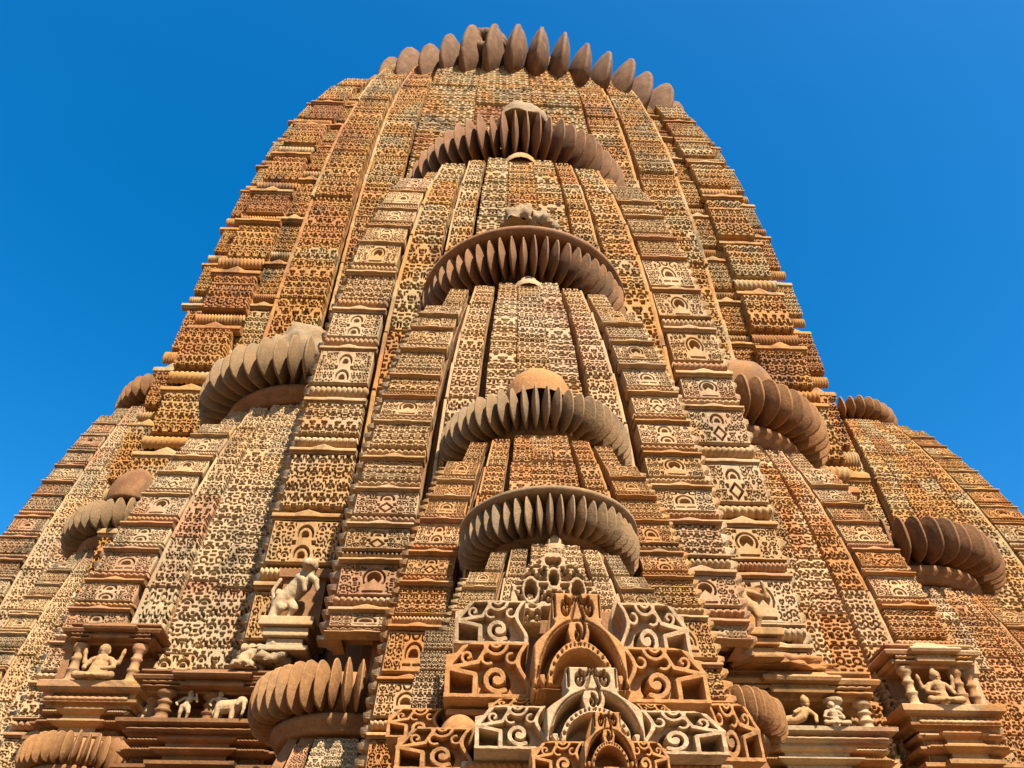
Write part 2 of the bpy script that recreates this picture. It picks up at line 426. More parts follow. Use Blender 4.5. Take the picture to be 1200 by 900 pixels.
# ------------------------------------------------------------------ spires
def in_view(P, m=130):
    x, y, z = px_of(P); return z > 0 and -m < x < 1200+m and -m < y < 900+m
class Spire:
    def __init__(s, name, label, cat, ax, ay, z0, z1, w0, w1, p=2.2, group=None, mats=('panel', 'moulding', 'rib'), rotz=0.0):
        s.ax, s.ay, s.z0, s.z1, s.w0, s.w1, s.p = ax, ay, z0, z1, w0, w1, p
        s.rot = rotz; s.mp, s.mm, s.mr = mats
        s.root = thing(name, label, cat, (ax, ay, ZG), rotz, group)
    def w(s, z):
        t = min(max((z-s.z0)/(s.z1-s.z0), 0), 1.0); return s.w1+(s.w0-s.w1)*(1-t**s.p)
    def dw(s, z): return (s.w(z+.01)-s.w(z-.01))/.02
    def world(s, x, y, z):
        c, q = math.cos(s.rot), math.sin(s.rot); return (s.ax+c*x-q*y, s.ay+q*x+c*y, z)
    def core(s, plan, n=18, ztop=None, zbot=None):
        """stepped plan, list of (offset, lateral) fractions of w from the middle outwards; follows the curve of the spire"""
        q = [(b, -a) for a, b in plan]; q += [(a, -b) for a, b in reversed(plan)]
        quad = []
        for r in range(4):
            for (x, y) in q:
                for _ in range(r): x, y = -y, x
                quad.append((x, y))
        out = []
        for pnt in quad:
            if not out or abs(out[-1][0]-pnt[0])+abs(out[-1][1]-pnt[1]) > 1e-6: out.append(pnt)
        m_ = len(out); v, f = [], []
        zt = ztop or s.z1; zs = ([ZG] if zbot is None else [])+[(s.z0 if zbot is None else zbot)+(zt-(s.z0 if zbot is None else zbot))*i/n for i in range(n+1)]
        for z in zs:
            w = s.w(z)
            for x, y in out: v.append((x*w, y*w, z-ZG))
        for i in range(len(zs)-1):
            for k in range(m_):
                a, b = i*m_+k, i*m_+(k+1) % m_; f.append((a, b, b+m_, a+m_))
        c0 = len(v); v.append((0, 0, zt-ZG+.02)); top = (len(zs)-1)*m_
        for k in range(m_): f.append((top+k, top+(k+1) % m_, c0))
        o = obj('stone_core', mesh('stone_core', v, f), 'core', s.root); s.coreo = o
        return o
    def place(s, name, me, mat, x0, x1, za, zb, off, depth, out=0.0, shear=True, flip=False, mirror=False):
        """fits a unit relief between lateral fractions x0..x1 and heights za..zb on the face at offset fraction off"""
        zm = (za+zb)/2; w = s.w(zm); dw = s.dw(zm)
        cx = (x0+x1)/2*w; wid = abs(x1-x0)*w; y = -off*w-out
        if not in_view(s.world(cx, y, zm)): return None
        phi = math.atan(off*dw); h = (zb-za)/math.cos(phi)
        j = lambda a: rng.uniform(-a, a)
        o = obj(name, me, mat, s.root, (cx, y+j(.006)*w, zm-ZG), (phi+j(.008), j(.006), j(.008)), (wid*(-1 if mirror else 1), depth, h))
        if shear:
            k = (x0+x1)/2*dw
            T = Matrix.Translation(o.location); Sh = Matrix.Identity(4); Sh[0][2] = k
            o.matrix_parent_inverse = T @ Sh @ T.inverted()
        return o
    def lattice_band(s, x0, x1, off, zlo, zhi, hf=.5, kind='S', depth=None, mat=None, mirror=False, name='carved_panel'):
        z = zhi; d = depth or .03
        while z > zlo+.02:
            h = hf*s.w(z)*rng.uniform(.85, 1.2); za = max(z-h, zlo)
            me = rng.choice({'S': LAT_S, 'C': LAT_C, 'N': LAT_N, 'K': LAT_K, 'F': LAT_F, 'FS': LAT_FS}[kind])
            s.place(name, me, mat or s.mp, x0, x1, za+.006, z-.006, off, d*rng.uniform(.92, 1.1), mirror=mirror)
            z = za
    def centre(s, half, off, zlo, zhi, depth, mat=None, hf=.5):
        m_ = half*.36
        for (a, b, k, mi) in ((-half, -m_, 'N', True), (-m_, m_, 'C', False), (m_, half, 'N', False)):
            s.lattice_band(a, b, off+(.012 if k == 'C' else 0), zlo, zhi, hf, k, depth, mat, mirror=mi)
    def k_column(s, x0, x1, off, zlo, zhi, cf=.26, depth=.03, mat=None, side=0, big=1.0, kind='K', ropes=True):
        """courses of carved block, ledge and rope moulding; side = -1 / +1 adds the slotted flank on that side"""
        z = zhi; i = 0
        while z > zlo+.02:
            w = s.w(z); h = cf*w*rng.uniform(.78, 1.3); za = max(z-h, zlo); h = z-za
            wob = rng.uniform(.9, 1.1)
            mname = rng.choice(LAT_KF) if kind == 'K' and rng.random() < .3 else rng.choice({'K': LAT_K, 'S': LAT_S, 'C': LAT_C, 'F': LAT_F, 'KF': LAT_KF}[kind])
            var = rng.random(); rp = ropes and var > .16; pz = za+(.385 if rp else .21)*h; xj = rng.uniform(-.012, .012)
            s.place('carved_panel', mname, mat or s.mp, x0+xj, x1+xj*.5, pz, z-.01*h, off, depth*wob)
            mm = rng.choice([s.mm, mat or s.mp, mat or s.mp])
            ext = .012*(1 if x1 > x0 else -1)
            s.place('ledge', rng.choice(LEDGE), mm, x0-ext, x1+ext, za+.005*h, za+.13*h, off, depth*1.45*big)
            if rp and var > .9: s.place('ledge', LEDGE[0], mat or s.mp, x0-ext, x1+ext, za+.345*h, za+.40*h, off, depth*1.2*big)
            if rp:
                o = s.place('rope_molding', rng.choice(ROPES), mm, x0-ext*.4, x1+ext*.4, za+.185*h, za+.355*h, off, depth*1.15*big)
                if o: o.scale.z *= .5
            z = za; i += 1
        if side:
            z = zhi
            while z > zlo:
                h = .5*s.w(z); za = max(z-h, zlo); zm = (za+z)/2; w = s.w(zm); xo = (x1 if side*x1 > side*x0 else x0)*w
                y0 = -off*w; dep = .17*w
                if in_view(s.world(xo, y0, zm)):
                    o = obj('slotted_strip', SLOT, mat or s.mp, s.root, (xo+side*.0, y0+dep/2, zm-ZG), (0, 0, side*math.pi/2), (dep, depth, z-za))
                    k = (x1+x0)/2*s.dw(zm); T = Matrix.Translation(o.location); Sh = Matrix.Identity(4); Sh[0][2] = k; Sh[1][2] = -off*s.dw(zm)
                    o.matrix_parent_inverse = T @ Sh @ T.inverted()
                z = za
    def crown(s, r, zt, nrib, hr=.5, ar=.185, plate=False, neck=True, arcdeg=118, tr=.80, core_r=None, pw=2.7, wear=0.05, mat=None, gone=()):
        """ribbed stone disc; zt is the top of the ribs"""
        h = hr*r; a = ar*r; mat = mat or s.mr
        zt = zt+.10*r; zc = zt-h/2-ZG
        cr = core_r or (r-1.75*a)
        disc = obj('crown_disc', lathe('crown_disc', [(cr*.4, -h*.42), (cr*.92, -h*.42), (cr, -h*.2), (cr, h*.2), (cr*.92, h*.42), (0.001, h*.46)], 64), mat, s.root, (0, 0, zc))
        t = 2*math.pi*(r-a)/nrib*tr
        me = rib_mesh(a, h, t, pw=pw)
        for k in range(nrib):
            an = 2*math.pi*(k+.5)/nrib; an = (an+math.pi) % (2*math.pi)-math.pi
            if abs(an) > R_(arcdeg) or k in gone: continue
            sc_ = 1+rng.uniform(-wear, wear*.6); rr = (r-a)*(1+rng.uniform(-.012, .012))
            obj('rib', me, mat, disc, (rr*math.sin(an), -rr*math.cos(an), rng.uniform(-.01, .01)*r), (rng.uniform(-.04, .04), rng.uniform(-.03, .03), an+rng.uniform(-.02, .02)), (rng.uniform(.9, 1.08), sc_, sc_*rng.uniform(.97, 1.03)))
        if plate:
            obj('crown_plate', lathe('crown_plate', [(.2*r, h*.40), (r*.93, h*.40), (r*1.0, h*.47), (r*1.0, h*.56), (r*.9, h*.62), (.001, h*.64)], 64), mat, s.root, (0, 0, zc))
        if neck:
            rn = r*.74
            nk = obj('neck_ring', lathe('neck_ring', [(rn*.5, -h*.46), (rn*.92, -h*.46), (rn, -h*.52), (rn, -h*.66), (rn*.93, -h*.70), (rn*.93, -h*.80), (rn*.86, -h*.84), (rn*.3, -h*.84)], 64), 'core', s.root, (0, 0, zc))
        return disc
def half(s, plan, C_=(.325,), S_=((.382, .595, .90),), K_=(.665, 1.0, .87), zc=None, zk=None, zlo=0.2, d=.03, slo=None, klo=None, sidecol=(-1,), kcf=.26, mats=None):
    """the usual dress of a spire: latticed centre, latticed side bands, coursed corner columns"""
    s.core(plan)
    s.centre(C_[0], .95, zlo, zc or s.z1, d)
    for (a, b, off) in S_:
        for sg in (-1, 1):
            s.lattice_band(sg*a, sg*b, off, zlo if slo is None else slo, (zc or s.z1)-.02, .46, 'S', d, mirror=(sg < 0))
    if K_:
        for sg in (-1, 1):
            s.lattice_band(sg*K_[0], sg*(K_[1]-.14), K_[2]-.005, zk or s.z1*.95, (zc or s.z1)-.03, .4, 'C', d*.8, mirror=sg < 0)
            s.k_column(sg*K_[0], sg*K_[1], K_[2], zlo if klo is None else klo, zk or s.z1*.95, kcf, d, side=sg if sg in sidecol else 0)
PLAN = [(.985, 0), (.985, .335), (.90, .335), (.90, .365), (.94, .365), (.94, .605), (.83, .605), (.83, .64), (.855, .64), (.855, .985), (.855, .985)]
PLAN = [(.935, .32), (.78, .32), (.78, .375), (.885, .375), (.885, .59), (.70, .59), (.70, .655), (.80, .655), (.80, .80)]

# the main tower
MAIN = Spire('temple_tower', 'great curved main tower of carved sandstone, golden light painted into its colour, rising behind the stacked half spires', 'tower', -.19, 1.86, 0.0, 15.3, 4.36, 3.30, 5.4, mats=('goldlit', 'goldlit', 'ribwarm'))
MP = [(.985, .305), (.90, .305), (.90, .33), (.955, .33), (.955, .45), (.88, .45), (.88, .475), (.935, .475), (.935, .60), (.78, .60), (.78, .635), (.79, .635), (.79, .79)]
MAIN.core(MP, ztop=13.9)
MAIN.core([(.985, .31), (.93, .31), (.93, .33), (.955, .33), (.955, .45)], ztop=14.8, zbot=13.5)
MAIN.core([(.98, .305)], ztop=15.25, zbot=14.4)
for (a, b) in ((-.31, -.11), (-.11, .11), (.11, .31)):
    MAIN.lattice_band(a, b, 1.0+(.01 if a == -.11 else 0), 8.6, 15.3, .24, 'F', .115, mirror=a < -.2)
for sg in (-1, 1):
    dz = .18 if sg < 0 else -.55
    MAIN.lattice_band(sg*.33, sg*.455, .965, 6.6, 15.1+dz*1.2, .25, 'FS', .115, mirror=sg < 0)
    MAIN.lattice_band(sg*.475, sg*.61, .945, 3.0, 14.75+dz*1.5, .25, 'FS', .115, mirror=sg < 0)
    MAIN.k_column(sg*.635, sg*.72, .85, 0.3, 14.45+dz*1.6, .215, .085, kind='F')
    MAIN.k_column(sg*.72, sg*.84, .875, 0.3, 14.1+dz*1.4, .215, .09, kind='KF', big=.75)
    MAIN.k_column(sg*.84, sg*.905, .83, 0.3, 13.6+dz*1.2, .215, .085, kind='F', big=.7)
md = MAIN.crown(4.45, at_y(600, 36, -2.2)[2]-.60, 62, hr=.35, ar=.12, neck=False, tr=1.0, arcdeg=125, pw=2.4, wear=.08, core_r=2.7, mat='ribshade')
md.location.x += .42; md.rotation_euler = (0, R_(6.5), 0)

pb = bmesh.new()
for k in range(16):
    an = 2*math.pi*k/16
    bmesh.ops.create_icosphere(pb, subdivisions=2, radius=.15, matrix=Matrix.Translation((.27*math.cos(an), 0, .30*math.sin(an))))
pm = bpy.data.meshes.new('pierced_block'); pb.to_mesh(pm); pb.free(); pm.polygons.foreach_set('use_smooth', [True]*len(pm.polygons))
obj('pierced_block', pm, 'ribshade', MAIN.root, (-.35, -4.05, md.location.z+.38))

# the half spires stacked on the front
P1 = [(.935, .30), (.81, .30), (.81, .328), (.91, .328), (.91, .48), (.80, .48), (.80, .508), (.885, .508), (.885, .73), (.74, .73), (.74, .765), (.80, .765), (.80, .80)]
def stacked(label, px, py, Y, rpx, w0, w1, p, mats, hr):
    P = at_y(px, py, Y); r = rpx/FPX*px_of(P)[2]; z1 = P[2]-hr*r*.95
    s = Spire('half_spire', label, 'spire', 0, Y+r, 0.15, z1, w0, w1, p, 'half spires stacked on the front', mats); s.r, s.zt, s.hr = r, P[2], hr
    return s
u1 = stacked('tallest half spire, golden orange, its ribbed crown just below the top of the main tower', 610, 128, -3.72, 150, 1.74, 1.26, 4.2, ('goldlit', 'moulding', 'rib'), .44)
u1.core(P1)
u1.centre(.302, .95, 5.3, u1.z1-.04, .10)
for sg in (-1, 1):
    u1.lattice_band(sg*.33, sg*.482, .925, 4.6, u1.z1-.06, .46, 'S', .10, mirror=sg < 0)
    u1.lattice_band(sg*.51, sg*.732, .90, 3.2, u1.z1-.12, .44, 'S', .10, mirror=sg < 0)
    u1.lattice_band(sg*.765, sg*.86, .865, u1.z1-.45, u1.z1-.15, .4, 'N', .04)
    u1.k_column(sg*.765, sg*1.03, .87, 1.5, u1.z1-.45, .28, .07, mat='panel', side=sg)
u1.crown(u1.r, u1.zt, 64, hr=.44, ar=.18, neck=False)
u2 = stacked('half spire with broken pale finial and dark plate above its brown ribbed crown', 614, 274, -4.48, 133, 1.12, .73, 3.6, ('panel', 'moulding', 'rib'), .42)
half(u2, PLAN, zc=u2.z1-.03, zk=u2.z1-.36, zlo=2.6, klo=1.75, d=.065, sidecol=(-1, 1))
u2.crown(u2.r, u2.zt, 58, neck=False, plate=True, hr=.42)
u3 = stacked('half spire with smooth cracked dome finial on its grey tan ribbed crown', 621, 452, -5.10, 124, .76, .45, 2.9, ('warm', 'moulding', 'ribgrey'), .42)
half(u3, PLAN, zc=u3.z1-.02, zk=u3.z1-.24, zlo=1.5, klo=.2, d=.048, sidecol=(-1, 1))
u3.crown(u3.r, u3.zt, 52, neck=False, hr=.42)
u4 = stacked('smallest half spire, under a dark plate and grey ribbed crown, right above the arched pediment', 641, 580, -5.58, 115, .57, .305, 2.3, ('panel', 'moulding', 'ribgrey'), .42)
half(u4, PLAN, zc=u4.z1-.02, zk=u4.z1-.18, zlo=.9, klo=.3, d=.036, sidecol=(-1,))
u4.crown(u4.r, u4.zt, 50, neck=False, plate=True, hr=.42)

# small knob crowning the centre band under each crown
for u_, mt_ in ((u1, 'goldlit'), (u2, 'creamy'), (u4, 'creamy')):
    k_ = .085*u_.r
    obj('tip_knob', lathe('tip_knob', [(k_*1.5, -k_*1.2), (k_*1.5, -k_*.5), (k_*.9, -k_*.2), (k_, k_*.4), (k_*.6, k_*1.0), (k_*.3, k_*1.3), (.001, k_*1.4)], 16), mt_, u_.root, (0, -.97*u_.w1, u_.z1-ZG))
# finials on the crowns
def finial(s, me, mat, x, y, z, rot=(0, 0, 0), name='finial'):
    return obj(name, me, mat, s.root, (x, y, z-ZG), rot)
finial(u1, lump_mesh('finial', .34, .34, .40, .12, 1.6, 3, flat=-.2), 'lump', .02, -1.22, u1.zt+.16)
finial(u2, lump_mesh('finial', .17, .17, .22, .45, 1.9, 5, chip=.25), 'lump', -.05, -.74, u2.zt+.44)
finial(u2, lump_mesh('finial', .13, .13, .17, .5, 2.0, 9, chip=.25), 'lump', .13, -.76, u2.zt+.36)
dome = lathe('finial', [(.20, -.06), (.205, 0), (.20, .06), (.175, .12), (.13, .17), (.075, .20), (.05, .21), (.055, .235), (.03, .26), (.001, .262)], 40)
finial(u3, dome, 'orange', .0, -.36, u3.zt+.10)

# spires beside the stack, on the corners and on the flanks
def ringed(name, label, px, py, Y, rpx, wr, zb, mats, group, nrib, hr=.38, mirror=0, klo=.3, zlo=.3, d=.064, plate=False, grow=1.66, drop=1.12, K=True):
    """spire whose crown shows its top front at pixel (px, py) on the plane Y and measures rpx across its radius"""
    P = at_y(px, py, Y); dd = px_of(P)[2]; r = rpx/FPX*dd
    z1 = P[2]-hr*r*drop
    s = Spire(name, label, 'spire', P[0], Y+r, zb, z1, r*wr*grow, r*wr, 3.0, group, mats)
    s.r = r; s.zt = P[2]
    half(s, PLAN, zc=z1-.03, zk=z1-.26*r, zlo=zlo, klo=klo, d=d, sidecol=(-1, 1), K_=(.64, 1.0, .87) if K else None)
    s.crown(r*1.05, P[2], nrib, hr=hr, plate=plate)
    return s
GC, GO, GS, GF = 'corner spires beside the stack', 'outer corner spires', 'small spires low on the front', 'spires on the flanks of the tower'
aL = ringed('corner_spire', 'corner spire with grey weathered ribbed crown and rough grey finial, on the shaded flank', 354, 398, -3.25, 140, .64, .2, ('grey', 'moulding', 'ribgrey'), GC, 48, zlo=.9, klo=.6)
finial(aL, lump_mesh('finial', .36, .36, .42, .3, 1.7, 12, chip=.15), 'lump', -.16, -.52, aL.zt+.26)
aR = ringed('corner_spire', 'corner spire with brown ribbed crown and rounded tan finial, on the sunlit flank', 862, 444, -3.25, 140, .64, .2, ('warm', 'moulding', 'ribwarm'), GC, 48, zlo=.9, klo=.6)
finial(aR, lump_mesh('finial', .36, .36, .46, .10, 1.5, 14), 'ribwarm', .26, -.50, aR.zt+.30)
bL = ringed('outer_spire', 'outer corner spire with lichen grey crown and plain domed finial', 146, 588, -2.15, 94, .64, .2, ('grey', 'moulding', 'ribgrey'), GO, 44, d=.046)
finial(bL, lump_mesh('finial', .25, .25, .34, .06, 1.5, 17), 'rib', -.05, -.5, bL.zt+.2)
bR = ringed('outer_spire', 'outer corner spire with dark rust brown crown above a scalloped neck', 1084, 611, -2.25, 134, .64, .2, ('warm', 'moulding', 'rib'), GO, 44, d=.046)
fL = ringed('flank_spire', 'flank spire with small dark crown against the sky on the shaded side', 200, 438, .2, 78, .8, .3, ('grey', 'moulding', 'rib'), GF, 40, d=.055, zlo=2.5, klo=2.5)
fR = ringed('flank_spire', 'flank spire with tan broken crown against the sky on the sunlit side', 1003, 466, .2, 66, .9, .3, ('goldlit', 'goldlit', 'ribwarm'), GF, 36, d=.055, zlo=2.5, klo=2.5, grow=2.2)
dL = ringed('small_spire', 'small low spire with large pinkish ribbed crown over a damaged round neck', 400, 778, -4.9, 120, .6, 0, ('grey', 'moulding', 'ribwarm'), GS, 44, hr=.46, d=.016, K=False)
dR = ringed('small_spire', 'small low spire with tan disc crown tucked beside the pediment', 846, 806, -4.9, 94, .6, 0, ('panel', 'moulding', 'ribwarm'), GS, 40, hr=.46, d=.016, K=False)
eL = ringed('small_spire', 'lowest small spire, only its yellowish ribbed crown showing under the niche', 74, 860, -3.78, 68, .6, 0, ('goldlit', 'goldlit', 'ribwarm'), GS, 36, hr=.5, d=.016, K=False)

# ------------------------------------------------------------------ statues: one continuous carved body each
def body_mesh(name, caps, voxel=.011, scale=1.0):
    bm = bmesh.new()
    for (a, b, ra, rb) in caps:
        a, b = Vector(a)*scale, Vector(b)*scale; L_ = (b-a).length; n = max(2, int(L_/(min(ra, rb)*scale*.5))+1)
        for i in range(n):
            k = i/(n-1); r = (ra+(rb-ra)*k)*scale
            bmesh.ops.create_icosphere(bm, subdivisions=2, radius=r, matrix=Matrix.Translation(a.lerp(b, k)))
    me0 = bpy.data.meshes.new('tmp'); bm.to_mesh(me0); bm.free()
    o = bpy.data.objects.new('tmp', me0); C.objects.link(o)
    md = o.modifiers.new('r', 'REMESH'); md.mode = 'VOXEL'; md.voxel_size = voxel*scale*1.6
    ms = o.modifiers.new('s', 'SMOOTH'); ms.factor = .5; ms.iterations = 2
    dg = bpy.context.evaluated_depsgraph_get(); me = bpy.data.meshes.new_from_object(o.evaluated_get(dg)); me.name = name
    bpy.data.objects.remove(o); bpy.data.meshes.remove(me0)
    me.polygons.foreach_set('use_smooth', [True]*len(me.polygons)); return me
def mir(c):
    out = []
    for a, b, ra, rb in c: out += [(a, b, ra, rb), ((-a[0], a[1], a[2]), (-b[0], b[1], b[2]), ra, rb)]
    return out
HEAD = lambda x, y, z, r: [((x, y, z-.02), (x, y-.01, z+.04), r*.85, r), ((x, y-r*.95, z+.01), (x, y-r*1.05, z-.015), r*.16, r*.2), ((x-.04, y-r*.85, z+.03), (x+.04, y-r*.85, z+.03), r*.2, r*.2), ((x, y-r*.8, z-.07), (x, y-r*.82, z-.07), r*.24, r*.24), ((x-r*1.0, y, z), (x-r*1.0, y, z-.05), r*.22, r*.18), ((x+r*1.0, y, z), (x+r*1.0, y, z-.05), r*.22, r*.18), ((x, y+.01, z-.16), (x, y, z-.04), r*.5, r*.5)]
def seated(crown=.16, belly=.13, arms4=True, lean=0.0):
    c = [((0, 0, .14), (lean*.5, 0, .34), belly+.03, belly), ((lean*.5, 0, .34), (lean, 0, .50), belly, .135), ((lean-.14, 0, .53), (lean+.14, 0, .53), .065, .065)]
    c += HEAD(lean*1.2, -.02, .72, .105)
    c += [((lean*1.2, 0, .79), (lean*1.2, .01, .80+crown), .085, .035)]
    c += mir([((.09, -.02, .10), (.34, -.16, .10), .095, .075), ((.34, -.16, .10), (.02, -.26, .06), .068, .045), ((.02, -.26, .06), (-.06, -.30, .05), .04, .03)])
    c += mir([((.19, 0, .52), (.29, -.03, .34), .055, .045), ((.29, -.03, .34), (.2, -.2, .24), .045, .035), ((.2, -.2, .24), (.16, -.24, .22), .04, .03)])
    if arms4: c += mir([((.18, .03, .5), (.34, .02, .46), .05, .042), ((.34, .02, .46), (.38, 0, .68), .042, .034), ((.38, 0, .68), (.39, -.01, .76), .045, .03)])
    return c
def standing(sway=.05, arm=0):
    c = [((sway*.4, 0, .48), (-sway*.2, 0, .60), .10, .075), ((-sway*.2, 0, .60), (-sway, 0, .72), .075, .095), ((-sway-.11, 0, .745), (-sway+.11, 0, .745), .045, .045)]
    c += [((sway*.4-.06, 0, .47), (-.09, -.03, .27), .078, .055), ((-.09, -.03, .27), (-.09, 0, .05), .05, .03), ((-.09, 0, .04), (-.10, -.08, .025), .032, .025)]
    c += [((sway*.4+.06, 0, .47), (.10, -.05, .27), .078, .055), ((.10, -.05, .27), (.07, 0, .05), .05, .03), ((.07, 0, .04), (.09, -.08, .025), .032, .025)]
    c += HEAD(-sway*.8, -.01, .88, .065); c += [((-sway*.8, 0, .93), (-sway*.8, .01, 1.0), .06, .035)]
    c += [((-sway-.14, 0, .74), (-.24, -.03, .58), .042, .034), ((-.24, -.03, .58), (-.17, -.1, .48), .034, .028)]
    c += [((-sway+.14, 0, .74), (.24, -.04, .62), .042, .034), ((.24, -.04, .62), ((.2, -.1, .84) if arm else (.15, -.10, .52)), .034, .028)]
    return c
def lion():
    c = [((-.16, .05, .34), (.06, 0, .60), .14, .15), ((.06, 0, .60), (.12, -.02, .76), .13, .11), ((.14, -.05, .86), (.13, -.13, .85), .12, .10), ((.13, -.2, .82), (.13, -.25, .80), .07, .055)]
    c += [((.06, -.04, .95), (.05, -.05, .99), .04, .02), ((.21, -.04, .95), (.22, -.05, .99), .04, .02)]
    for sx in (-.09, .09):
        c += [((-.16+sx, .04, .32), (-.06+sx, -.06, .19), .09, .06), ((-.06+sx, -.06, .19), (-.15+sx, .02, .06), .05, .04), ((-.15+sx, .02, .04), (-.12+sx, -.08, .035), .045, .035)]
        c += [((.1+sx, -.08, .66), (.2+sx, -.18, .56), .06, .05), ((.2+sx, -.18, .56), (.24+sx, -.16, .42), .045, .035)]
    c += [((-.28, .05, .30), (-.36, .05, .50), .035, .03), ((-.36, .05, .5), (-.28, .05, .68), .03, .035)]
    c += [((-.28, -.02, .0), (-.26, -.02, .22), .06, .05), ((-.26, -.02, .24), (-.22, -.05, .34), .055, .05), ((-.24, -.06, .40), (-.24, -.06, .44), .05, .045)]
    return c
def reclining():
    c = [((-.42, 0, .12), (-.1, 0, .14), .07, .09), ((-.1, 0, .14), (.1, 0, .22), .09, .10), ((.1, 0, .22), (.2, 0, .34), .10, .09)]
    c += HEAD(.24, -.03, .52, .09); c += [((.24, 0, .58), (.25, 0, .66), .075, .05)]
    c += [((-.42, 0, .12), (-.62, -.06, .24), .065, .05), ((-.62, -.06, .24), (-.78, -.04, .06), .05, .035), ((-.4, -.1, .09), (-.7, -.12, .06), .06, .04), ((.27, 0, .38), (.42, -.04, .22), .045, .04), ((.42, -.04, .22), (.36, -.14, .06), .04, .035), ((.06, -.08, .34), (-.1, -.14, .26), .045, .035)]
    return c
def elephant():
    c = [((-.2, 0, .30), (.12, 0, .33), .17, .17), ((.26, -.04, .42), (.30, -.1, .40), .14, .12), ((.36, -.18, .36), (.40, -.24, .20), .06, .045), ((.40, -.24, .20), (.38, -.24, .06), .045, .035), ((.22, .08, .40), (.2, .1, .30), .07, .05), ((.24, -.16, .44), (.2, -.18, .32), .06, .05)]
    for x, y in ((-.26, -.09), (-.26, .09), (.1, -.09), (.1, .09)): c += [((x, y, .26), (x, y, .03), .075, .062)]
    return c
wide = lambda caps, k: [((a[0]*k, a[1]*k, a[2]), (b[0]*k, b[1]*k, b[2]), ra*1.25, rb*1.25) for a, b, ra, rb in caps]
def statue(name, label, caps, P, h, rotz=0, mat='statue', base=True, group=None, cat='statue', vox=.011):
    me = body_mesh(name, caps, vox)
    if not base:
        return tag(obj(name, me, mat, None, P, (0, 0, rotz), (h, h, h)), label, cat, group)
    t = thing(name, label, cat, P, rotz, group); obj('figure', me, mat, t, (0, 0, 0), (0, 0, 0), (h, h, h))
    return t

# ------------------------------------------------------------------ niches
def pillar_mesh(r, h):
    return lathe('pillar', [(r*1.5, 0), (r*1.5, h*.07), (r*1.15, h*.10), (r*.95, h*.13), (r*.95, h*.30), (r*1.2, h*.33), (r*1.2, h*.38), (r*.9, h*.41), (r*.9, h*.58), (r*1.15, h*.61), (r*1.15, h*.66), (r*.9, h*.69), (r*.9, h*.80), (r*1.35, h*.86), (r*1.5, h*.90), (r*1.5, h)], 20)
def moulded(name, x0, x1, yf, yb, levels):
    """block with a moulded profile that returns round its sides; levels = (z, projection) from the bottom up"""
    v, f = [], []
    for z, o in levels:
        v += [(x0-o, yf-o, z), (x1+o, yf-o, z), (x1+o, yb, z), (x0-o, yb, z)]
    n = len(levels)
    for k in range(n-1):
        for c in range(4):
            a, b = k*4+c, k*4+(c+1) % 4; f.append((a, b, b+4, a+4))
    f.append((3, 2, 1, 0)); f.append(tuple((n-1)*4+c for c in range(4)))
    return mesh(name, v, f)
